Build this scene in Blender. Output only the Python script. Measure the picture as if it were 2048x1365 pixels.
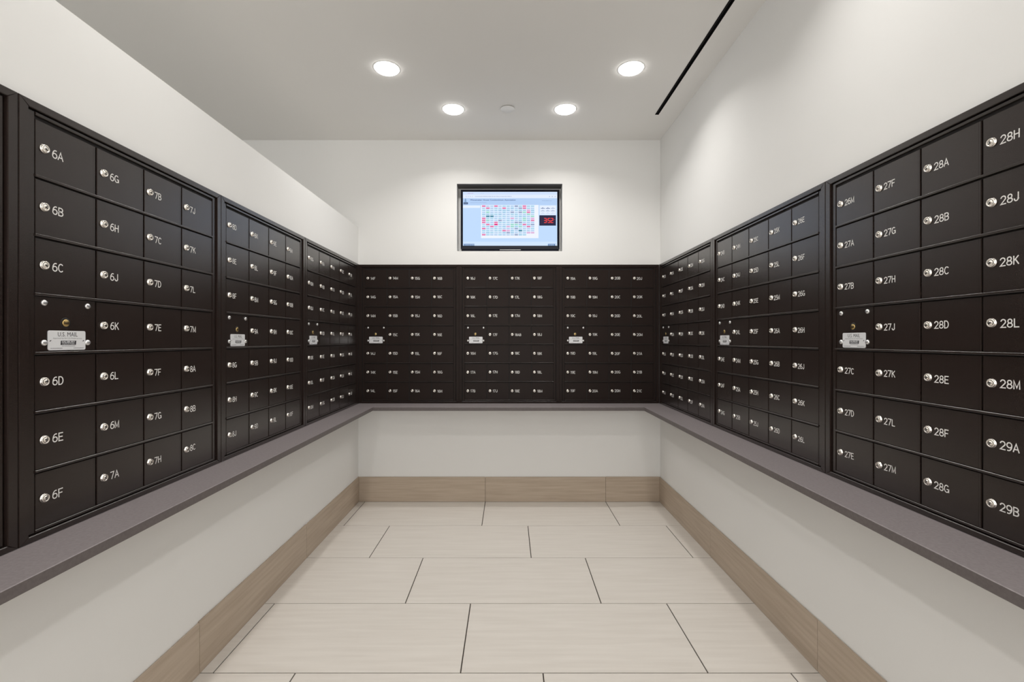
import bpy, math, random
from mathutils import Vector
random.seed(7)
for o in list(bpy.data.objects):
    bpy.data.objects.remove(o)
scn = bpy.context.scene
COL = scn.collection
PI = math.pi

# ------------------------------------------------------------------ camera, world, exposure
EYE = 1.2155
FPX = 938.0
cam = bpy.data.objects.new('camera', bpy.data.cameras.new('camera'))
COL.objects.link(cam)
cam.location = (0, 0, EYE)
cam.rotation_euler = (PI / 2, 0, 0)
cam.data.sensor_width = 36.0
cam.data.lens = FPX / 2048 * 36.0
cam.data.shift_x = (1024 - 1017.5) / 2048
cam.data.shift_y = -(682.5 - 680.0) / 2048
cam.data.clip_start = 0.02
scn.camera = cam
world = bpy.data.worlds.new('world')
scn.world = world
world.use_nodes = True
world.node_tree.nodes['Background'].inputs[0].default_value = (1.0, 0.985, 0.96, 1)
world.node_tree.nodes['Background'].inputs[1].default_value = 2.3  # strong even fill added from outside, enters by the open rear
vs = scn.view_settings
vs.view_transform = 'Standard'
vs.look = 'None'
vs.exposure = 0.0
vs.gamma = 1.0
vs.use_curve_mapping = False
LAMP_W = 3.35            # watts of each downlight
LAMP_COL = (1.0, 0.972, 0.935)
SCREEN_GAIN = 1.03
SPREAD = 135.0

# ------------------------------------------------------------------ room measures (metres; y is depth from the camera)
XL, XR = -1.130, 1.137          # side wall planes
YB = 3.522                      # back wall plane
YR = -2.45                      # rear end of the room, left open
ZC = 2.7155                     # ceiling
ZLOW = 2.062                    # top of the low left wall
XFAR = -3.45                    # far wall of the neighbouring space

# ------------------------------------------------------------------ materials
def new_mat(name):
    m = bpy.data.materials.new(name)
    m.use_nodes = True
    nt = m.node_tree
    return m, nt, nt.nodes['Principled BSDF']

def simple(name, col, rough=0.5, metal=0.0, spec=0.5):
    m, nt, b = new_mat(name)
    b.inputs['Base Color'].default_value = (*col, 1)
    b.inputs['Roughness'].default_value = rough
    b.inputs['Metallic'].default_value = metal
    b.inputs['Specular IOR Level'].default_value = spec
    return m

def noisy(name, c0, c1, scale, rough, bump=0.0, bscale=None, stretch=None, spec=0.5, metal=0.0, per_object=False, rvar=0.0, bdist=0.002):
    m, nt, b = new_mat(name)
    N, L = nt.nodes, nt.links
    tc = N.new('ShaderNodeTexCoord')
    mp = N.new('ShaderNodeMapping')
    if stretch:
        mp.inputs['Scale'].default_value = stretch
    L.new(tc.outputs['Object'], mp.inputs['Vector'])
    if per_object:
        oi = N.new('ShaderNodeObjectInfo')
        mul = N.new('ShaderNodeVectorMath'); mul.operation = 'SCALE'
        comb = N.new('ShaderNodeCombineXYZ')
        for k in range(3):
            L.new(oi.outputs['Random'], comb.inputs[k])
        L.new(comb.outputs[0], mul.inputs[0]); mul.inputs['Scale'].default_value = 37.0
        L.new(mul.outputs[0], mp.inputs['Location'])
    n = N.new('ShaderNodeTexNoise'); n.inputs['Scale'].default_value = scale
    n.inputs['Detail'].default_value = 12.0
    L.new(mp.outputs[0], n.inputs['Vector'])
    r = N.new('ShaderNodeValToRGB')
    r.color_ramp.elements[0].position = 0.3; r.color_ramp.elements[0].color = (*c0, 1)
    r.color_ramp.elements[1].position = 0.7; r.color_ramp.elements[1].color = (*c1, 1)
    L.new(n.outputs['Fac'], r.inputs[0])
    L.new(r.outputs[0], b.inputs['Base Color'])
    b.inputs['Roughness'].default_value = rough
    b.inputs['Specular IOR Level'].default_value = spec
    b.inputs['Metallic'].default_value = metal
    if rvar:
        mr = N.new('ShaderNodeMapRange')
        mr.inputs['To Min'].default_value = rough - rvar; mr.inputs['To Max'].default_value = rough + rvar
        L.new(n.outputs['Fac'], mr.inputs['Value']); L.new(mr.outputs[0], b.inputs['Roughness'])
    if bump:
        n2 = N.new('ShaderNodeTexNoise'); n2.inputs['Scale'].default_value = bscale or scale
        n2.inputs['Detail'].default_value = 3.0
        L.new(mp.outputs[0] if not bscale else tc.outputs['Object'], n2.inputs['Vector'])
        bp = N.new('ShaderNodeBump'); bp.inputs['Strength'].default_value = bump
        bp.inputs['Distance'].default_value = bdist
        L.new(n2.outputs['Fac'], bp.inputs['Height']); L.new(bp.outputs[0], b.inputs['Normal'])
    return m

M = {}
M['wall'] = noisy('wall_paint', (0.828, 0.826, 0.812), (0.840, 0.838, 0.824), 1.5, 0.62, 0.05, 260, spec=0.3)
M['ceiling'] = noisy('ceiling_paint', (0.865, 0.855, 0.83), (0.88, 0.87, 0.845), 1.5, 0.8, 0.04, 300, spec=0.2)
M['bronze'] = noisy('bronze_powder_coat', (0.0115, 0.0072, 0.0060), (0.0290, 0.0188, 0.0156), 520, 0.27, 0.45, 650, spec=0.5, rvar=0.03, bdist=0.0006)
def powder_gloss(m, low, high, rough):
    """satin powder coat: matte head on, glossier towards grazing angles"""
    nt = m.node_tree; N, L = nt.nodes, nt.links
    b = N['Principled BSDF']; out = N['Material Output']
    b.inputs['Specular IOR Level'].default_value = 0.0
    g = N.new('ShaderNodeBsdfGlossy'); g.inputs['Roughness'].default_value = rough
    bp = [n for n in N if n.type == 'BUMP'][0]
    L.new(bp.outputs[0], g.inputs['Normal'])
    lw = N.new('ShaderNodeLayerWeight'); lw.inputs['Blend'].default_value = 0.5
    p = N.new('ShaderNodeMath'); p.operation = 'POWER'; p.inputs[1].default_value = 2.0
    ma = N.new('ShaderNodeMath'); ma.operation = 'MULTIPLY_ADD'; ma.inputs[1].default_value = high; ma.inputs[2].default_value = low
    L.new(lw.outputs['Facing'], p.inputs[0]); L.new(p.outputs[0], ma.inputs[0])
    mx = N.new('ShaderNodeMixShader')
    L.new(ma.outputs[0], mx.inputs['Fac']); L.new(b.outputs[0], mx.inputs[1]); L.new(g.outputs[0], mx.inputs[2])
    L.new(mx.outputs[0], out.inputs['Surface'])
powder_gloss(M['bronze'], 0.009, 0.74, 0.225)
M['bronze_dark'] = simple('bronze_recess', (0.006, 0.0045, 0.004), 0.6)
M['nickel'] = simple('nickel_lock', (0.88, 0.84, 0.78), 0.24, 1.0)
M['steel'] = simple('screw_steel', (0.86, 0.86, 0.86), 0.34, 1.0)
M['brass'] = simple('brass_lock', (0.60, 0.43, 0.18), 0.28, 1.0)
M['black'] = simple('black_hole', (0.006, 0.005, 0.005), 0.5)
M['paint_white'] = simple('number_paint', (0.80, 0.79, 0.77), 0.6)
M['plate'] = simple('silver_plate', (0.78, 0.79, 0.81), 0.45, 0.1)
M['ink'] = simple('plate_ink', (0.035, 0.035, 0.04), 0.6)
M['ink_soft'] = simple('plate_ink_small', (0.22, 0.22, 0.24), 0.6)
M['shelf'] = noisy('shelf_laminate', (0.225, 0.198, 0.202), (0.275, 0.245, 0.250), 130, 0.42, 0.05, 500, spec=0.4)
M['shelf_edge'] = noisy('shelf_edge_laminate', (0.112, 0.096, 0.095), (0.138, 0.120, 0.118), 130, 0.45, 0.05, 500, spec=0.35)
M['tile'] = noisy('floor_tile', (0.675, 0.632, 0.580), (0.735, 0.694, 0.642), 5.0, 0.42, 0.03, None, stretch=(0.7, 9.0, 1.0), spec=0.4, per_object=True, rvar=0.05)
M['base_x'] = noisy('base_tile', (0.43, 0.345, 0.265), (0.53, 0.440, 0.350), 5.0, 0.5, 0.03, None, stretch=(0.7, 3.0, 12.0), spec=0.35, per_object=True)
M['base_y'] = noisy('base_tile_side', (0.43, 0.345, 0.265), (0.53, 0.440, 0.350), 5.0, 0.5, 0.03, None, stretch=(3.0, 0.7, 12.0), spec=0.35, per_object=True)
M['grout'] = simple('grout', (0.055, 0.045, 0.037), 0.9)
M['bezel'] = simple('tv_gloss_plastic', (0.006, 0.007, 0.014), 0.14, spec=0.18)
M['tv_body'] = simple('tv_body_plastic', (0.02, 0.02, 0.022), 0.5)
M['silver'] = simple('silver_trim', (0.72, 0.72, 0.74), 0.3, 1.0)
M['niche'] = simple('niche_top_shade', (0.12, 0.115, 0.115), 0.5)
M['slot_black'] = simple('diffuser_black', (0.008, 0.008, 0.008), 0.5)
M['trim_white'] = simple('white_enamel', (0.92, 0.92, 0.91), 0.4)
m, nt, b = new_mat('downlight_lens')
b.inputs['Base Color'].default_value = (0.9, 0.9, 0.9, 1)
b.inputs['Emission Color'].default_value = (1.0, 0.975, 0.94, 1)
b.inputs['Emission Strength'].default_value = 12.0
M['lens'] = m
m, nt, b = new_mat('screen_image')
at = nt.nodes.new('ShaderNodeVertexColor'); at.layer_name = 'screen'
b.inputs['Base Color'].default_value = (0.01, 0.01, 0.01, 1)
b.inputs['Roughness'].default_value = 0.35
b.inputs['Specular IOR Level'].default_value = 0.12
nt.links.new(at.outputs['Color'], b.inputs['Emission Color'])
b.inputs['Emission Strength'].default_value = SCREEN_GAIN
M['screen'] = m

# ------------------------------------------------------------------ mesh helpers
class MB:
    def __init__(self):
        self.v, self.f, self.m, self.sm = [], [], [], []
    def face(self, pts, mi=0, smooth=False):
        k = len(self.v)
        self.v += [tuple(p) for p in pts]
        self.f.append(tuple(range(k, k + len(pts)))); self.m.append(mi); self.sm.append(smooth)
    def mesh(self, verts, faces, mi=0, smooth=False):
        k = len(self.v)
        self.v += [tuple(p) for p in verts]
        for f in faces:
            self.f.append(tuple(i + k for i in f)); self.m.append(mi); self.sm.append(smooth)
    def box(self, x0, x1, y0, y1, z0, z1, mi=0):
        self.mesh([(x0, y0, z0), (x1, y0, z0), (x1, y1, z0), (x0, y1, z0), (x0, y0, z1), (x1, y0, z1), (x1, y1, z1), (x0, y1, z1)],
                  [(0, 3, 2, 1), (4, 5, 6, 7), (0, 1, 5, 4), (1, 2, 6, 5), (2, 3, 7, 6), (3, 0, 4, 7)], mi)
    def panel(self, x0, x1, y0, y1, z0, z1, c, mi=0):
        """box whose outer (y0) face has a chamfer c"""
        a = [(x0, y1, z0), (x1, y1, z0), (x1, y1, z1), (x0, y1, z1)]
        b_ = [(x0, y0 + c, z0), (x1, y0 + c, z0), (x1, y0 + c, z1), (x0, y0 + c, z1)]
        d = [(x0 + c, y0, z0 + c), (x1 - c, y0, z0 + c), (x1 - c, y0, z1 - c), (x0 + c, y0, z1 - c)]
        fs = [(3, 2, 1, 0), (8, 9, 10, 11)]
        for i in range(4):
            j = (i + 1) % 4
            fs += [(i, j, 4 + j, 4 + i), (4 + i, 4 + j, 8 + j, 8 + i)]
        self.mesh(a + b_ + d, fs, mi)
    def slab(self, x0, x1, y0, y1, z0, z1, c, mi=0):
        """box whose top (z1) face has a chamfer c"""
        a = [(x0, y0, z0), (x1, y0, z0), (x1, y1, z0), (x0, y1, z0)]
        b_ = [(x0, y0, z1 - c), (x1, y0, z1 - c), (x1, y1, z1 - c), (x0, y1, z1 - c)]
        d = [(x0 + c, y0 + c, z1), (x1 - c, y0 + c, z1), (x1 - c, y1 - c, z1), (x0 + c, y1 - c, z1)]
        fs = [(3, 2, 1, 0), (8, 9, 10, 11)]
        for i in range(4):
            j = (i + 1) % 4
            fs += [(i, j, 4 + j, 4 + i), (4 + i, 4 + j, 8 + j, 8 + i)]
        self.mesh(a + b_ + d, fs, mi)
    def lathe(self, prof, n, axis='y', mi=0, smooth=True, centre=(0, 0, 0)):
        """prof: (radius, height) pairs; height runs towards -y (axis y, out of a wall) or -z (axis z, out of a ceiling)"""
        vs_, fs = [], []
        for (r, h) in prof:
            for k in range(n):
                a = 2 * PI * k / n
                if axis == 'y':
                    vs_.append((centre[0] + r * math.cos(a), centre[1] - h, centre[2] + r * math.sin(a)))
                else:
                    vs_.append((centre[0] + r * math.cos(a), centre[1] - r * math.sin(a), centre[2] - h))
        for i in range(len(prof) - 1):
            for k in range(n):
                k2 = (k + 1) % n
                fs.append((i * n + k, i * n + k2, (i + 1) * n + k2, (i + 1) * n + k))
        self.mesh(vs_, fs, mi, smooth)
        if prof[-1][0] > 1e-6:
            self.face([vs_[(len(prof) - 1) * n + k] for k in range(n)], mi)
    def data(self, name, mats):
        me = bpy.data.meshes.new(name)
        me.from_pydata(self.v, [], self.f)
        for mm in mats:
            me.materials.append(M[mm])
        me.polygons.foreach_set('material_index', self.m)
        me.polygons.foreach_set('use_smooth', self.sm)
        me.update()
        return me
    def build(self, name, mats, parent=None, loc=(0, 0, 0)):
        return link(name, self.data(name, mats if isinstance(mats, (list, tuple)) else [mats]), parent, loc)

def link(name, data, parent=None, loc=(0, 0, 0)):
    o = bpy.data.objects.new(name, data)
    COL.objects.link(o)
    o.parent = parent
    o.location = loc
    return o

def thing(name, label, cat, loc=(0, 0, 0), rz=0.0, group=None):
    o = link(name, None, None, loc)
    o.empty_display_size = 0.05
    o.rotation_euler = (0, 0, rz)
    return tag(o, label, cat, group)

def tag(o, label, cat, group=None):
    o['label'] = label; o['category'] = cat
    if group: o['group'] = group
    return o

def struct(o, label=None):
    o['kind'] = 'structure'
    if label: o['label'] = label
    return o

def text_mesh(body, height, width=None, bold=0.0):
    """built-in font as flat polygons; returns verts (x right, z up, origin at lower left) and faces, fitted to a cap height and a width"""
    cu = bpy.data.curves.new('text', 'FONT')
    cu.body = body; cu.size = 1.0; cu.resolution_u = 2; cu.offset = bold
    ob = bpy.data.objects.new('text', cu); COL.objects.link(ob)
    dg = bpy.context.evaluated_depsgraph_get(); dg.update()
    me = ob.evaluated_get(dg).to_mesh()
    vs_ = [tuple(v.co) for v in me.vertices]; fs = [tuple(p.vertices) for p in me.polygons]
    ob.evaluated_get(dg).to_mesh_clear()
    bpy.data.objects.remove(ob); bpy.data.curves.remove(cu)
    x0 = min(v[0] for v in vs_); x1 = max(v[0] for v in vs_)
    cap = 0.69
    sz = height / cap
    sx = (width / (x1 - x0)) if width else sz
    return [((v[0] - x0) * sx, 0.0, v[1] * sz) for v in vs_], fs

# ------------------------------------------------------------------ single-stroke engraved lettering
def arc(cx, cy, rx, ry, a0, a1, n=10):
    return [(cx + rx * math.cos(math.radians(a0 + (a1 - a0) * i / n)), cy + ry * math.sin(math.radians(a0 + (a1 - a0) * i / n))) for i in range(n + 1)]
W_ = 0.64
GL = {
 '0': [arc(.32, .5, .29, .5, 90, 450, 18)],
 '1': [[(.14, .80), (.34, 1.0), (.34, 0)]],
 '2': [arc(.31, .71, .28, .29, 165, -25, 9) + [(.03, 0), (.61, 0)]],
 '3': [arc(.29, .745, .26, .255, 150, -85, 9), arc(.29, .26, .30, .26, 85, -155, 10)],
 '4': [[(.47, 0), (.47, 1.0), (.0, .30), (.64, .30)]],
 '5': [[(.56, 1.0), (.11, 1.0), (.06, .55)] + arc(.30, .32, .30, .32, 130, -150, 10)],
 '6': [arc(.32, .31, .29, .31, 90, 450, 16), arc(.42, .36, .39, .64, 180, 75, 8)],
 '7': [[(.02, 1.0), (.60, 1.0), (.22, 0)]],
 '8': [arc(.32, .755, .235, .245, 90, 450, 14), arc(.32, .255, .29, .255, 90, 450, 16)],
 '9': [arc(.32, .69, .29, .31, 90, 450, 16), arc(.22, .64, .39, .64, 0, -105, 8)],
 'A': [[(0, 0), (.33, 1.0), (.66, 0)], [(.11, .32), (.55, .32)]],
 'B': [[(.05, 0), (.05, 1.0)] + arc(.34, .765, .24, .235, 90, -90, 8) + [(.05, .53)], [(.34, .53)] + arc(.34, .265, .28, .265, 90, -90, 8) + [(.05, 0)]],
 'C': [arc(.36, .5, .33, .5, 48, 312, 14)],
 'D': [[(.05, 0), (.05, 1.0)] + arc(.27, .5, .35, .5, 90, -90, 12) + [(.05, 0)]],
 'E': [[(.58, 1.0), (.06, 1.0), (.06, 0), (.60, 0)], [(.06, .52), (.52, .52)]],
 'F': [[(.58, 1.0), (.06, 1.0), (.06, 0)], [(.06, .50), (.50, .50)]],
 'G': [arc(.36, .5, .34, .5, 50, 345, 15), [(.42, .44), (.69, .44), (.69, .05)]],
 'H': [[(.05, 0), (.05, 1.0)], [(.61, 0), (.61, 1.0)], [(.05, .52), (.61, .52)]],
 'J': [[(.50, 1.0), (.50, .27)] + arc(.275, .27, .225, .27, 0, -180, 9)],
 'K': [[(.06, 0), (.06, 1.0)], [(.58, 1.0), (.06, .40)], [(.24, .61), (.62, 0)]],
 'L': [[(.06, 1.0), (.06, 0), (.56, 0)]],
 'M': [[(.04, 0), (.04, 1.0), (.37, .12), (.70, 1.0), (.70, 0)]],
}
ADV = {'1': .62, 'M': .94, 'J': .72, 'G': .90, 'A': .86}

def ribbon(mb, pts, w, ox, oz, s, y):
    P = [Vector((ox + p[0] * s, oz + p[1] * s)) for p in pts]
    n = len(P)
    closed = (P[0] - P[-1]).length < 1e-6
    Ls, Rs = [], []
    for i in range(n):
        if closed:
            a = (P[i] - P[i - 1 if i > 0 else n - 2]).normalized(); b_ = (P[(i + 1) if i < n - 1 else 1] - P[i]).normalized()
        else:
            a = (P[i] - P[i - 1]).normalized() if i > 0 else None
            b_ = (P[i + 1] - P[i]).normalized() if i < n - 1 else None
        if a is None: a = b_
        if b_ is None: b_ = a
        na, nb = Vector((-a.y, a.x)), Vector((-b_.y, b_.x))
        mi = na + nb
        mi = mi.normalized() if mi.length > 1e-6 else na
        k = min(2.2, 1.0 / max(0.3, mi.dot(na)))
        q = P[i].copy()
        if not closed and i == 0: q -= b_ * w * 0.35
        if not closed and i == n - 1: q += a * w * 0.35
        Ls.append(q + mi * (w / 2) * k); Rs.append(q - mi * (w / 2) * k)
    for i in range(n - 1):
        mb.face([(Rs[i].x, y, Rs[i].y), (Rs[i + 1].x, y, Rs[i + 1].y), (Ls[i + 1].x, y, Ls[i + 1].y), (Ls[i].x, y, Ls[i].y)])

def number_mesh(s, cap):
    mb = MB()
    x = 0.0
    for ch in s:
        for k, pl in enumerate(GL[ch]):
            ribbon(mb, pl, 0.0026, x, -cap / 2, cap, -0.00012 * k)
        x += ADV.get(ch, .80) * cap * 0.98
    return mb.data('door_number', ['paint_white'])

# ------------------------------------------------------------------ room shell
mb = MB()          # floor slab, grout coloured, tiles lie in it
mb.box(XFAR, XR + 0.15, YR, YB + 0.2, -0.10, -0.0035)
floor = struct(mb.build('floor', 'grout'), 'pale beige porcelain tile floor with dark grout lines')
TD, TL, JT = 0.4515, 0.903, 0.0046
tile_cache = {}
def floor_tile(x0, x1, y0, y1):
    key = (round(x1 - x0, 4), round(y1 - y0, 4))
    if key not in tile_cache:
        t = MB(); t.slab(0, key[0], 0, key[1], -0.012, 0, 0.0009)
        tile_cache[key] = t.data('tile', ['tile'])
    link('tile', tile_cache[key], floor, (x0, y0, 0))
r = 0
y1 = 3.5165
while y1 > YR:
    y0 = y1 - TD
    start = -0.176 + (r % 3) * 0.301 - 3 * TL
    x = start
    while x < XR:
        a, b_ = max(x, XL + 0.001), min(x + TL, XR - 0.001)
        if b_ - a > 0.012:
            floor_tile(a + JT / 2, b_ - JT / 2, max(y0, YR) + JT / 2, y1 - JT / 2)
        x += TL
    y1 = y0; r += 1
mb = MB(); mb.box(XFAR, XL - 0.16, YR, YB, -0.012, 0)
mb.build('tile_field', 'tile', floor)

# ceiling, with the long slot of the air diffuser left open
SX0, SX1, SY0, SY1 = 0.9735, 0.9985, -0.9, 3.125
mb = MB()
mb.box(XFAR, SX0, YR, YB + 0.2, ZC, ZC + 0.02)
mb.box(SX1, XR + 0.15, YR, YB + 0.2, ZC, ZC + 0.02)
mb.box(SX0, SX1, SY1, YB + 0.2, ZC, ZC + 0.02)
mb.box(SX0, SX1, YR, SY0, ZC, ZC + 0.02)
struct(mb.build('ceiling', 'ceiling'), 'smooth pale grey painted ceiling')

mb = MB(); mb.box(XL - 0.15, XL, YR, YB, 0, ZLOW)
struct(mb.build('wall_left', 'wall'), 'low white partition wall that stops short of the ceiling')
mb = MB(); mb.box(XR, XR + 0.15, YR, YB + 0.2, 0, ZC)
struct(mb.build('wall_right', 'wall'), 'full height white wall behind the right mailboxes')
# back wall with the television niche
NX0, NX1 = (913.8 - 1017.5) * YB / FPX, (1124.6 - 1017.5) * YB / FPX
NZ0, NZ1 = EYE + (680 - 502.6) * YB / FPX, EYE + (680 - 367.8) * YB / FPX
ND = 0.11
mb = MB()
mb.box(XFAR, NX0, YB, YB + 0.2, 0, ZC); mb.box(NX1, XR, YB, YB + 0.2, 0, ZC)
mb.box(NX0, NX1, YB, YB + 0.2, 0, NZ0); mb.box(NX0, NX1, YB, YB + 0.2, NZ1, ZC)
mb.box(NX0, NX1, YB + ND, YB + 0.2, NZ0, NZ1)
wall_back = struct(mb.build('wall_back', 'wall'), 'white back wall with a recessed niche for the television')
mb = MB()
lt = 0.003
mb.box(NX0, NX1, YB + 0.001, YB + ND, NZ1 - lt, NZ1)  # dark sheet under the niche top, shade put in as colour
mb.build('niche_top_shade', 'niche', wall_back)
mb = MB(); mb.box(XFAR - 0.15, XFAR, YR, YB + 0.2, 0, ZC)
struct(mb.build('wall_far', 'wall'), 'white wall of the space beyond the low partition')
# rear left open to let the added world fill light in

# baseboards: a grout bed and separate porcelain pieces
BH, BT = 0.187, 0.007
def baseboard(name, label, along, lo, hi, joints, place, mat):
    bed = MB()
    x0, x1, y0, y1 = place(lo, hi, 0.002)
    bed.box(x0, x1, y0, y1, 0, BH - 0.006)
    root = struct(bed.build(name, 'grout'), label)
    cuts = [lo] + [j for j in sorted(joints) if lo + 0.02 < j < hi - 0.02] + [hi]
    for i in range(len(cuts) - 1):
        a, b_ = cuts[i] + (0.0009 if i else 0), cuts[i + 1] - (0.0009 if i < len(cuts) - 2 else 0)
        x0, x1, y0, y1 = place(a, b_, BT + random.uniform(-0.0006, 0.0006))
        t = MB()
        t.slab(0, x1 - x0, 0, y1 - y0, 0, BH + random.uniform(-0.002, 0.002), 0.0012)
        t.build('tile', mat, root, (x0, y0, 0.001))
baseboard('baseboard_back', 'taupe porcelain baseboard under the back wall', 'x', XL + BT + .001, XR - BT - .001, [-0.176, 0.727],
          lambda a, b_, t: (a, b_, YB - t, YB), 'base_x')
baseboard('baseboard_left', 'taupe porcelain baseboard along the low left wall', 'y', YR, YB, [2.606 - .902 * k for k in range(6)] + [3.508],
          lambda a, b_, t: (XL, XL + t, a, b_), 'base_y')
baseboard('baseboard_right', 'taupe porcelain baseboard along the right wall', 'y', YR, YB, [2.632 - .915 * k for k in range(6)],
          lambda a, b_, t: (XR - t, XR, a, b_), 'base_y')

# ------------------------------------------------------------------ ledge shelf, one U-shaped top
ST, SB = 0.7390, 0.7130
xl, xr, yb_ = -0.9595, 0.9565, 3.312
C = 0.0015
ring = lambda z, e: [(XL, YR, z), (xl - e, YR, z), (xl - e, yb_ + e, z), (xr + e, yb_ + e, z), (xr + e, YR, z), (XR, YR, z), (XR, YB, z), (XL, YB, z)]
mb = MB()
R0, R1, R2, R3 = ring(SB, C), ring(SB + C, 0), ring(ST - C, 0), ring(ST, C)
for R_, flip in ((R3, 0), (R0, 1)):
    for q in ((0, 1, 2, 7), (7, 2, 3, 6), (6, 3, 4, 5)):
        p = [R_[i] for i in q]
        mb.face(p[::-1] if flip else p)
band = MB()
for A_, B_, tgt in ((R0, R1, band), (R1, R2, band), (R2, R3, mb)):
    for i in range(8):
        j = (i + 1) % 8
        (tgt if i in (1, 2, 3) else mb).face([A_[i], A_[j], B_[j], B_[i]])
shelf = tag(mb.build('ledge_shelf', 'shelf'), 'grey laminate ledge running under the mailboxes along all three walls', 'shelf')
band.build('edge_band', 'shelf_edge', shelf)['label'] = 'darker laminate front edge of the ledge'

# ------------------------------------------------------------------ mailbox banks
CW = 0.1667                                 # column pitch
DZ0, DZ1 = 0.7640, 1.7500                   # bottom and top of the doors
RH = (DZ1 - DZ0) / 7                        # row pitch
YF, YT, YW = 0.0, -0.0075, 0.0055            # door face, trim face, wall side (local y points into the wall)
BTRIM, TTRIM = ST + 0.0005, 1.7785
RAIL = 0.0062

me_cache = {}
def shared(key, fn):
    if key not in me_cache: me_cache[key] = fn()
    return me_cache[key]

def door_mesh(cw):
    t = MB(); t.panel(0.0022, cw - 0.0022, 0.0, 0.0045, 0.0, RH - RAIL - 0.0032, 0.0011)
    t.box(cw - 0.0085, cw - 0.0078, -0.0002, 0.0003, 0.001, RH - RAIL - 0.004)      # folded hinge edge
    return t.data('door', ['bronze'])

def lock_mesh():
    t = MB()
    t.lathe([(0.0108, 0), (0.0108, 0.0010), (0.0101, 0.0014), (0.0101, 0.0044), (0.0090, 0.0056), (0.0070, 0.0058), (0.0067, 0.0044), (0.0058, 0.0044), (0.0055, 0.0056), (0.0, 0.0058)], 22)
    t.box(-0.0008, 0.0008, -0.0060, -0.0050, -0.0036, 0.0018, 1)
    t.lathe([(0.0016, 0.0050), (0.0016, 0.0060)], 8, mi=1, centre=(0, 0, 0.0010))
    return t.data('lock', ['nickel', 'black'])

def screw_mesh():
    t = MB()
    t.lathe([(0.0074, 0), (0.0074, 0.0012), (0.0062, 0.0030), (0.0040, 0.0041), (0.0015, 0.0045), (0.0, 0.0046)], 16)
    t.box(-0.0052, 0.0052, -0.0049, -0.0035, -0.0007, 0.0007, 1)
    return t.data('screw', ['steel', 'ink_soft'])

def brass_mesh():
    t = MB()
    t.lathe([(0.0135, 0), (0.0135, 0.0004), (0.0118, 0.0004)], 20, mi=1)
    t.lathe([(0.0092, 0.0), (0.0092, 0.0022), (0.0080, 0.0030), (0.0, 0.0032)], 20, mi=0)
    t.box(-0.0062, 0.0062, -0.0036, -0.0028, -0.0011, 0.0007, 1)
    return t.data('master_lock', ['brass', 'black'])

def plate_mesh():
    w, h, r_ = 0.1010, 0.0490, 0.0045
    t = MB()
    out = []
    for cx, cz, a0 in ((w - r_, r_, -90), (w - r_, h - r_, 0), (r_, h - r_, 90), (r_, r_, 180)):
        out += arc(cx, cz, r_, r_, a0, a0 + 90, 4)
    t.face([(p[0], -0.0016, p[1]) for p in out], 0)
    for i in range(len(out)):
        j = (i + 1) % len(out)
        t.face([(out[i][0], 0, out[i][1]), (out[j][0], 0, out[j][1]), (out[j][0], -0.0016, out[j][1]), (out[i][0], -0.0016, out[i][1])], 0)
    def put(txt, x, z, hgt, wid, y, mi, bold=0.0):
        v, f = text_mesh(txt, hgt, wid, bold)
        t.mesh([(p[0] + x, y, p[2] + z) for p in v], f, mi)
    put('U.S. MAIL', 0.0245, 0.0345, 0.0108, 0.0535, -0.0018, 1, 0.0)
    put('Approved by the U.S. Postal Service', 0.0120, 0.0283, 0.0033, 0.0780, -0.0018, 2)
    bx0, bx1, bz0, bz1 = 0.0315, 0.0735, 0.0130, 0.0238
    t.face([(bx0, -0.0017, bz0), (bx1, -0.0017, bz0), (bx1 + .001, -0.0017, bz1), (bx0 + .001, -0.0017, bz1)], 1)
    put('SALSBURY', 0.0350, 0.0186, 0.0042, 0.0360, -0.0019, 0, 0.03)
    put('INDUSTRIES', 0.0365, 0.0143, 0.0028, 0.0330, -0.0019, 0, 0.01)
    rnd = random.Random(3)
    for (x0, x1, z, hh) in ((0.0355, 0.0700, 0.0094, 0.0016), (0.006, 0.0365, 0.0040, 0.0020), (0.0670, 0.0950, 0.0040, 0.0020)):   # print too small to read
        x = x0
        while x < x1:
            l = rnd.uniform(0.0008, 0.0019)
            t.face([(x, -0.0018, z), (x + l, -0.0018, z), (x + l, -0.0018, z + hh * rnd.uniform(.6, 1)), (x, -0.0018, z + hh)], 2)
            x += l + 0.0007
    for x in (0.0030, 0.0920):
        t.face([(x, -0.0018, 0.0215), (x + 0.0028, -0.0018, 0.0220), (x + 0.0058, -0.0018, 0.0250), (x + 0.0018, -0.0018, 0.0248)], 1)
    return t.data('mail_plate', ['plate', 'ink', 'ink_soft'])

LETTERS = 'ABCDEFGHJKLM'
def sequence(first, count):
    fl, le = int(first[:-1]), LETTERS.index(first[-1])
    out = []
    while len(out) < count:
        if fl == 18 and le == 0:
            out.append('18AB'); le = 2
            continue
        out.append('%d%s' % (fl, LETTERS[le]))
        le += 1
        if le == 12:
            le = 0; fl += 1
            if fl == 13: fl = 14
    return out

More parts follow.
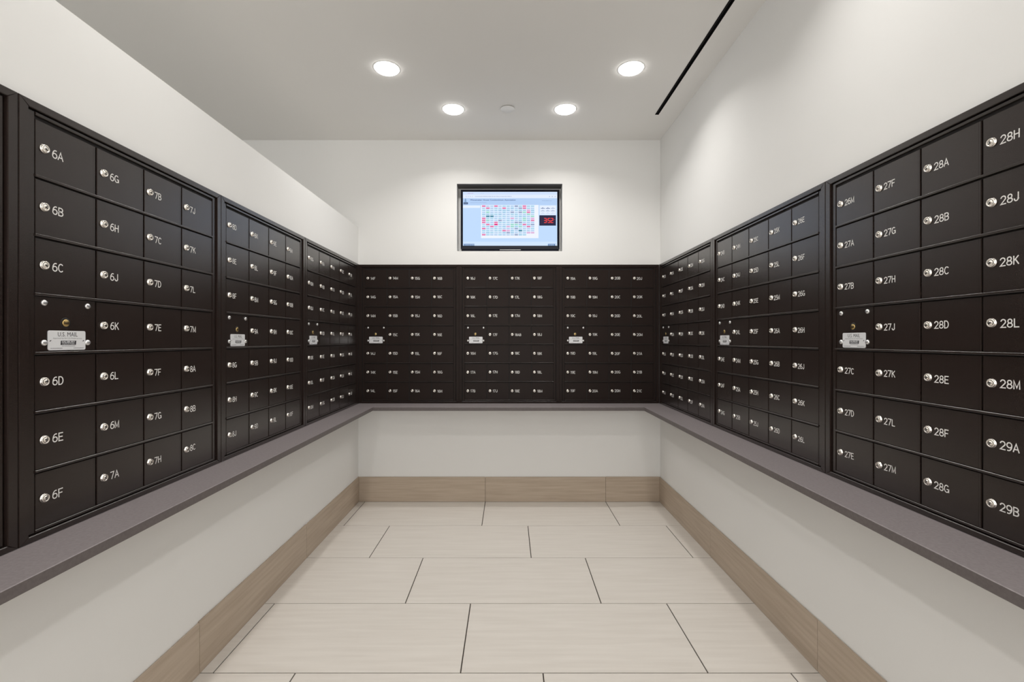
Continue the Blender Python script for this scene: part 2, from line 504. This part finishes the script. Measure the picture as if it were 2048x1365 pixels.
def bank(origin, rz, cols, first, label, ml, mr, cw=CW, names=None):
    """origin: lower left door corner position on the door face plane; local x runs to the viewer's right"""
    t = thing('mailbox_bank', label, 'mailboxes', (origin[0], origin[1], 0), rz, 'banks of numbered mailboxes')
    w = cols * cw
    tw = 0.0225
    X0, X1 = -ml, w + mr
    # back plate
    mb = MB(); mb.box(X0 + 0.004, X1 - 0.004, 0.0046, YW, BTRIM + 0.002, TTRIM - 0.002)
    mb.build('back_panel', 'bronze_dark', t)
    # mitred trim, four strips with a lip towards the doors
    ix0, ix1, iz0, iz1 = X0 + (ml - 0.0195), X1 - (mr - 0.0195), BTRIM + 0.0150, TTRIM - 0.0185
    outer = [(X0, BTRIM), (X1, BTRIM), (X1, TTRIM), (X0, TTRIM)]
    inner = [(ix0, iz0), (ix1, iz0), (ix1, iz1), (ix0, iz1)]
    c = 0.0014; g = 0.00035
    for i in range(4):
        j = (i + 1) % 4
        mb = MB()
        A, B_, Bi, Ai = [Vector(p) for p in (outer[i], outer[j], inner[j], inner[i])]
        d = (B_ - A).normalized()
        nrm = Vector((-d.y, d.x))
        k = g
        A, Ai, B_, Bi = A + d * k, Ai + d * k, B_ - d * k, Bi - d * k
        def ringp(y, e):
            return [(A.x + d.x * e * 1.0 + nrm.x * e, y, A.y + d.y * e + nrm.y * e), (B_.x - d.x * e + nrm.x * e, y, B_.y - d.y * e + nrm.y * e),
                    (Bi.x - nrm.x * e, y, Bi.y - nrm.y * e), (Ai.x - nrm.x * e, y, Ai.y - nrm.y * e)]
        P0, P1, P2 = ringp(YW, 0), ringp(YT + c, 0), ringp(YT, c)
        mb.face(P2); mb.face(P0[::-1])
        for Q0, Q1 in ((P0, P1), (P1, P2)):
            for a in range(4):
                b2 = (a + 1) % 4
                mb.face([Q0[a], Q0[b2], Q1[b2], Q1[a]])
        mb.build('trim_strip', 'bronze', t)
    # inner door frame
    mb = MB()
    gp = 0.0036
    fx0, fx1, fz0, fz1 = ix0 + gp, ix1 - gp, iz0 + 0.0025, iz1 - 0.003
    mb.panel(fx0, 0.0, -0.001, 0.0046, fz0, fz1, 0.0012)
    mb.panel(w, fx1, -0.001, 0.0046, fz0, fz1, 0.0012)
    mb.panel(0.0, w, -0.003, 0.0046, DZ1 - 0.001, fz1, 0.0012)
    mb.panel(0.0, w, -0.003, 0.0046, fz0, DZ0, 0.0012)
    mb.build('door_frame', 'bronze', t)
    # rails between the rows
    rail = shared(('rail', round(w, 4)), lambda: rail_mesh(w))
    for k in range(1, 7):
        link('rail', rail, t, (0, 0, DZ0 + k * RH - RAIL))
    nums = names or sequence(first, cols * 7 - 1)
    it = iter(nums)
    dm = shared(('door', round(cw, 4)), lambda: door_mesh(cw))
    lk = shared('lock', lock_mesh)
    rnd = random.Random(first)
    for cidx in range(cols):
        dx = rnd.uniform(-0.0012, 0.0012)
        for row in range(7):
            z = DZ1 - (row + 1) * RH + 0.0
            x = cidx * cw
            if cidx == 0 and row == 3:
                p = MB(); p.panel(0.0022, cw - 0.0022, 0.0012, 0.0045, 0.0, RH - RAIL - 0.0012, 0.0006)
                md = p.build('master_door', 'bronze', t, (x, 0, z))
                md['label'] = 'dark master panel with brass lock, four screws and silver plate'
                sm = shared('screw', screw_mesh)
                for sx, sz in ((0.0245, 0.1185), (0.1415, 0.1185), (0.0245, 0.0215), (0.1415, 0.0215)):
                    s = link('screw', sm, md, (sx, 0.0013, sz)); s.rotation_euler = (0, rnd.uniform(-0.5, 0.5), 0)
                link('brass_lock', shared('brass', brass_mesh), md, (0.0795, 0.0012, 0.0715))
                link('mail_plate', shared('plate', plate_mesh), md, (0.0330, 0.0012, 0.0028))['label'] = 'silver plate reading U.S. MAIL'
                continue
            s = next(it)
            d = link('door', dm, t, (x, 0, z))
            hz = (RH - RAIL) / 2
            l = link('lock', lk, d, (0.0235, 0.0, hz + 0.001))
            l.rotation_euler = (0, rnd.choice([0, 0, 0, 0.15, -0.3, 0.5, -0.6]) + rnd.uniform(-.1, .1), 0)
            cap = 0.0190 if len(s) == 2 else (0.0180 if len(s) == 3 else 0.0165)
            n = link('door_number', number_mesh(s, cap), d, ((0.0445 if len(s) == 2 else 0.0425) + dx + rnd.uniform(-0.0007, 0.0007), -0.0003, hz + rnd.uniform(-0.0018, 0.0015)))
            n.rotation_euler = (0, rnd.uniform(-0.02, 0.02), 0)
    return t

def rail_mesh(w):
    t = MB(); t.panel(-0.001, w + 0.001, -0.0042, 0.0046, 0.0, RAIL, 0.0014)
    return t.data('rail', ['bronze'])

FL, FR, FB = XL + 0.006, XR - 0.006, YB - 0.006     # door face planes
H90 = PI / 2
MS = 0.042
# left wall: local x runs away from the camera
bank((FL, 0.359), H90, 4, '3K', 'bronze mailbox bank on the left wall cut off by the picture edge', MS, MS)
bank((FL, 1.111), H90, 4, '6A', 'bronze mailbox bank numbered 6A to 8C on the left wall', MS, MS)
bank((FL, 1.863), H90, 4, '8D', 'bronze mailbox bank numbered 8D to 10F on the left wall', MS, MS)
bank((FL, 2.615), H90, 5, '10G', 'five-column bronze mailbox bank on the left wall at the back corner', MS, 0.0535)
# back wall
CB = 0.1665
bank((-1.0795, FB), 0, 4, '14F', 'bronze mailbox bank numbered 14F to 16H left of centre on the back wall', 0.0405, 0.0415, CB)
bank((-0.3305, FB), 0, 4, '16J', 'bronze mailbox bank numbered 16J to 18M straight below the television', 0.0415, 0.0415, CB)
bank((0.4185, FB), 0, 4, '19A', 'bronze mailbox bank numbered 19A to 21C right of centre on the back wall', 0.0415, 0.0405, CB)
# right wall: local x runs towards the camera
bank((FR, 3.462), -H90, 5, '21D', 'five-column bronze mailbox bank on the right wall at the back corner', 0.0415, 0.0430)
bank((FR, 2.542), -H90, 5, '24B', 'bronze mailbox bank numbered 24B to 26L on the right wall', 0.0430, 0.0430)
bank((FR, 1.621), -H90, 5, '26M', 'bronze mailbox bank numbered 26M to 29B nearest on the right wall', 0.0430, 0.0430)

# ------------------------------------------------------------------ television in the niche
YTV = YB + 0.045
k = YTV / FPX
def tvx(px): return (px - 1017.5) * k
def tvz(py): return EYE + (680 - py) * k
tv = thing('television', 'flat screen television showing a booking board and red clock in the wall niche', 'television', (tvx(1020.3), YTV, NZ0 + 0.001))
ox, oz = tvx(1020.3), NZ0 + 0.001
BX0, BX1, BZ0, BZ1 = tvx(921.5) - ox, tvx(1119.0) - ox, 0.0, tvz(379.5) - oz
SX_0, SX_1, SZ_0, SZ_1 = tvx(925.8) - ox, tvx(1114.5) - ox, tvz(491.8) - oz, tvz(383.8) - oz
mb = MB(); mb.panel(BX0 + 0.004, BX1 - 0.004, 0.012, 0.062, 0.004, BZ1 - 0.004, 0.004)
mb.build('housing', 'tv_body', tv)
def bezel():
    t = MB()
    zb = 0.0235
    o_ = [(BX0, zb), (BX1, zb), (BX1, BZ1), (BX0, BZ1)]
    i_ = [(SX_0, SZ_0), (SX_1, SZ_0), (SX_1, SZ_1), (SX_0, SZ_1)]
    for a in range(4):
        b_ = (a + 1) % 4
        t.face([(o_[a][0], 0.004, o_[a][1]), (o_[b_][0], 0.004, o_[b_][1]), (i_[b_][0], 0.0, i_[b_][1]), (i_[a][0], 0.0, i_[a][1])])
        t.face([(o_[a][0], 0.018, o_[a][1]), (o_[b_][0], 0.018, o_[b_][1]), (o_[b_][0], 0.004, o_[b_][1]), (o_[a][0], 0.004, o_[a][1])])
        t.face([(i_[a][0], 0.0, i_[a][1]), (i_[b_][0], 0.0, i_[b_][1]), (i_[b_][0], 0.004, i_[b_][1]), (i_[a][0], 0.004, i_[a][1])])
    return t
bezel().build('bezel', 'bezel', tv)
mb = MB(); mb.panel(BX0 + 0.01, BX1 - 0.01, 0.004, 0.03, 0.0, 0.0230, 0.004)
mb.build('lower_lip', 'bezel', tv)
mb = MB(); mb.panel(tvx(999.5) - ox, tvx(1041.5) - ox, -0.001, 0.006, 0.0158, 0.0200, 0.001)
mb.build('silver_bar', 'silver', tv)
v, f = text_mesh('LG', 0.0052, 0.0105, 0.02)
mb = MB(); mb.mesh([(p[0] + 0.0015, -0.0004 + 0.0036, p[2] + SZ_0 - 0.0125) for p in v], f)
mb.lathe([(0.0028, 0.0), (0.0028, 0.0004)], 14, centre=(-0.0030, 0.0034, SZ_0 - 0.0099))
mb.build('maker_mark', 'silver', tv)

def lin(c):
    return tuple(((x / 255) / 12.92 if x / 255 <= 0.04045 else ((x / 255 + 0.055) / 1.055) ** 2.4) for x in c)
class Screen(MB):
    def __init__(s):
        super().__init__(); s.c = []; s.layer = 0
    def put(s, pts, col):
        s.face(pts); s.c.append(lin(col))
SW, SH = SX_1 - SX_0, SZ_1 - SZ_0
scr = Screen()
def sx(x): return SX_0 + (x - 335) / 1382.0 * SW
def sz(y): return SZ_1 - (y - 320) / 790.0 * SH
def rect(x0, y0, x1, y1, col, layer, col2=None):
    y = 0.0026 - 0.00012 * layer
    scr.put([(sx(x0), y, sz(y1)), (sx(x1), y, sz(y1)), (sx(x1), y, sz(y0)), (sx(x0), y, sz(y0))], col)
def label_(txt, x, y, h, w, col, layer, bold=0.0):
    v, f = text_mesh(txt, h / 790.0 * SH, w / 1382.0 * SW, bold)
    yy = 0.0026 - 0.00012 * layer
    kk = len(scr.v)
    scr.v += [(p[0] + sx(x), yy, p[2] + sz(y)) for p in v]
    for q in f:
        scr.f.append(tuple(i + kk for i in q)); scr.m.append(0); scr.sm.append(False); scr.c.append(lin(col))
rect(335, 320, 1717, 1110, (190, 217, 250), 0)
rect(335, 320, 1717, 362, (205, 222, 250), 1)
rect(335, 362, 1717, 413, (222, 233, 254), 1)
rect(335, 413, 1717, 512, (178, 206, 243), 1)
rect(335, 1050, 1717, 1110, (205, 226, 252), 1)
rect(335, 520, 588, 555, (228, 238, 255), 2)
rect(600, 512, 1443, 998, (236, 241, 255), 2)
rect(1460, 520, 1700, 655, (226, 236, 254), 2)
rect(1455, 663, 1698, 815, (26, 28, 62), 2)
rect(345, 1083, 503, 1110, (40, 100, 160), 2)
rect(1582, 1083, 1703, 1110, (40, 100, 160), 2)
rndS = random.Random(11)
def scribble(x0, x1, y0, y1, col, layer, lo=5, hi=15, gap=5):
    x = x0
    while x < x1:
        l = rndS.uniform(lo, hi)
        rect(x, y0 + rndS.uniform(0, 2), min(x + l, x1), y1, col, layer); x += l + gap
scribble(405, 490, 338, 346, (190, 150, 190), 3)
scribble(590, 640, 336, 347, (180, 200, 225), 3, 4, 8, 14)
scribble(380, 480, 382, 392, (150, 165, 195), 3, 6, 10, 22)
scribble(512, 1050, 381, 392, (165, 180, 205), 3)
scribble(1600, 1700, 382, 394, (150, 165, 195), 3, 8, 12, 30)
scribble(445, 680, 472, 480, (150, 178, 220), 3)
scribble(1495, 1640, 444, 454, (150, 175, 215), 3)
scribble(350, 500, 1092, 1103, (225, 238, 252), 4)
scribble(1592, 1675, 1092, 1103, (225, 238, 252), 4); rect(1685, 1088, 1700, 1106, (235, 242, 252), 4)
label_('Wanamaker House Condominium Association', 440, 448, 19, 668, (58, 84, 140), 3, 0.02)
for dy, hw in ((420, 6), (432, 10), (446, 12), (460, 15)):
    rect(372 - hw, dy, 372 + hw, dy + 9, (80, 118, 160), 3)
rect(345, 474, 408, 502, (30, 52, 92), 3)
scribble(352, 402, 481, 493, (150, 175, 215), 4, 6, 9, 5)
red = {(0, 0), (0, 3), (0, 10), (1, 1), (1, 5), (1, 10), (3, 11), (6, 0), (7, 0), (7, 12), (8, 0), (8, 3), (9, 1), (9, 10), (10, 2), (10, 11), (11, 0), (12, 5), (14, 0)}
hot = {(9, 3)}
teal = {(5, 1), (5, 2), (12, 9)}
grey = {(0, 8), (1, 9), (3, 7), (3, 9), (7, 4), (8, 8), (8, 9), (9, 12), (11, 8), (13, 6), (14, 8)}
pink = {(6, 12), (2, 11), (12, 6), (13, 11), (13, 12), (10, 6), (6, 7)}
green = {(6, 10), (7, 1), (9, 7), (9, 8), (10, 7), (10, 9), (4, 11), (3, 1), (3, 10), (7, 10), (5, 12)}
for r_ in range(15):
    for c_ in range(13 if r_ < 14 else 11):
        x0 = 614 + c_ * 59.6; y0 = 514 + r_ * 29.9
        kcell = (r_, c_)
        col, mk = rndS.choice([(183, 226, 246), (196, 224, 252), (172, 218, 242), (200, 226, 250)]), (140, 160, 195)
        if kcell in red: col, mk = (232, 140, 184), (196, 80, 136)
        elif kcell in hot: col, mk = (236, 60, 140), (180, 30, 100)
        elif kcell in teal: col, mk = (74, 148, 172), (36, 92, 124)
        elif kcell in grey: col, mk = (168, 184, 214), (98, 112, 150)
        elif kcell in pink: col, mk = (228, 190, 226), (188, 130, 178)
        elif kcell in green: col, mk = (170, 228, 216), (120, 182, 178)
        rect(x0, y0 + 3, x0 + 53, y0 + 27, col, 3)
        scribble(x0 + 5, x0 + 48, y0 + 13, y0 + 22, mk, 4, 5, 12, 4)
for i in range(3):
    for j in range(3):
        cx = 1505 + i * 74; cy = 562 + j * 36
        dark = (70, 100, 150) if (j == 0 and i < 2) else ((160, 176, 205) if j < 2 else (200, 212, 235))
        scribble(cx - 28, cx + 30, cy - 5, cy + 7, dark, 3, 5, 12, 3)
        rect(cx - 10, cy - 12, cx + 10, cy - 5, dark, 3)
# seven segment clock reading 3:52
SEG = {'3': 'abcdg', '5': 'acdfg', '2': 'abdeg', '1': 'bc'}
def digit(ch, x, y, w, h, col):
    t_ = 9; s_ = 7
    segs = {'a': (x, y, x + w, y + t_), 'g': (x, y + h / 2 - t_ / 2, x + w, y + h / 2 + t_ / 2), 'd': (x, y + h - t_, x + w, y + h),
            'f': (x, y, x + s_ + 2, y + h / 2), 'b': (x + w - s_ - 2, y, x + w, y + h / 2), 'e': (x, y + h / 2, x + s_ + 2, y + h), 'c': (x + w - s_ - 2, y + h / 2, x + w, y + h)}
    for q in SEG[ch]:
        rect(*segs[q], col, 3)
digit('3', 1524, 703, 36, 72, (255, 66, 62)); digit('5', 1578, 703, 36, 72, (255, 66, 62)); digit('2', 1623, 703, 36, 72, (255, 66, 62))
rect(1564, 722, 1573, 731, (255, 66, 62), 3); rect(1564, 746, 1573, 755, (255, 66, 62), 3)
digit('1', 1466, 703, 28, 72, (66, 22, 52)); rect(1674, 722, 1684, 730, (190, 50, 60), 3)
me = scr.data('screen', ['screen'])
ca = me.color_attributes.new('screen', 'FLOAT_COLOR', 'CORNER')
for p in me.polygons:
    for li in p.loop_indices:
        ca.data[li].color = (*scr.c[p.index], 1.0)
link('screen', me, tv)['label'] = 'lit blue screen with a grid of cells and clock reading 3:52'

# ------------------------------------------------------------------ ceiling fittings
def ring_mesh():
    t = MB(); t.lathe([(0.0740, 0), (0.0735, 0.0012), (0.0690, 0.0016), (0.0650, 0.0012), (0.0645, 0.0)], 40, 'z')
    t.f.pop(); t.m.pop(); t.sm.pop()
    return t.data('trim_ring', ['trim_white'])
def lens_mesh():
    t = MB(); t.lathe([(0.0640, 0.0005), (0.0630, 0.0070), (0.0590, 0.0095), (0.0300, 0.0112), (0.0120, 0.0117), (0.0, 0.0118)], 40, 'z')
    return t.data('lens', ['lens'])
RINGM, LENSM = ring_mesh(), lens_mesh()
def downlight(x, y, label, power=LAMP_W, group='round recessed downlights'):
    t = thing('downlight', label, 'ceiling light', (x, y, ZC), 0, group)
    link('trim_ring', RINGM, t); link('lens', LENSM, t)
    ld = bpy.data.lights.new('downlight_lamp', 'AREA')
    ld.shape = 'DISK'; ld.size = 0.11; ld.energy = power; ld.color = LAMP_COL; ld.spread = math.radians(SPREAD)
    l = link('downlight_lamp', ld, t, (0, 0, -0.014))
    return t
def ceil_at(px, py):
    d = FPX * (ZC - EYE) / (680 - py)
    return (px - 1017.5) * d / FPX, d
downlight(*ceil_at(773.5, 137), 'round recessed downlight, left one of the nearer pair')
downlight(*ceil_at(1262, 137), 'round recessed downlight, right one of the nearer pair')
downlight(*ceil_at(906.5, 218.5), 'round recessed downlight left of the flat ceiling cover plate')
downlight(*ceil_at(1130.5, 218.5), 'round recessed downlight right of the flat ceiling cover plate')
for y, where in ((1.38, 'overhead beside the %s mailbox bank nearest the middle of the room'), (0.16, 'overhead on the %s where the viewer stands'), (-1.06, 'behind the viewer on the %s by the open rear')):
    for x, side in ((-0.676, 'left'), (0.678, 'right')):
        downlight(x, y, 'added out-of-view downlight ' + where % side)  # unseen lamps added to light the room, continuing the ceiling pattern
for y, where in ((1.9, 'farther'), (-0.6, 'nearer')):
    downlight(-2.35, y, 'round recessed downlight beyond the low partition wall, %s of two' % where, LAMP_W * 0.5)
cx, cy = ceil_at(1015.2, 217)
mb = MB(); mb.lathe([(0.036, 0), (0.036, 0.004)], 32, 'z')
sp = thing('sprinkler_cover', 'flat round white cover plate on the ceiling between two downlights', 'cover plate', (cx, cy, ZC))
mb.build('shadow_gap', 'slot_black', sp)
mb = MB(); mb.lathe([(0.045, 0.004), (0.046, 0.0055), (0.0445, 0.0070), (0.0, 0.0074)], 40, 'z')
mb.v += []; mb.build('cover_disc', 'trim_white', sp)

sd = thing('slot_diffuser', 'long black linear air slot in the ceiling along the right wall', 'air diffuser', (0, 0, ZC))
mb = MB()
mb.box(SX0 - 0.001, SX0, SY0, SY1, 0.0, 0.06); mb.box(SX1, SX1 + 0.001, SY0, SY1, 0.0205, 0.06)
mb.box(SX0, SX1, SY0, SY1, 0.058, 0.06); mb.box(SX0, SX1, SY1 - 0.001, SY1, 0.0, 0.06); mb.box(SX0, SX1, SY0, SY0 + 0.001, 0.0, 0.06)
mb.build('channel', 'slot_black', sd)
mb = MB()
for x in (SX0, SX1 - 0.0018):
    mb.box(x, x + 0.0018, SY0, SY1, 0.0, 0.030)
mb.build('slot_edge', 'slot_black', sd)
mb = MB(); mb.box((SX0 + SX1) / 2 - 0.001, (SX0 + SX1) / 2 + 0.001, SY0, SY1 - 0.001, 0.008, 0.040)
mb.build('blade', 'slot_black', sd)
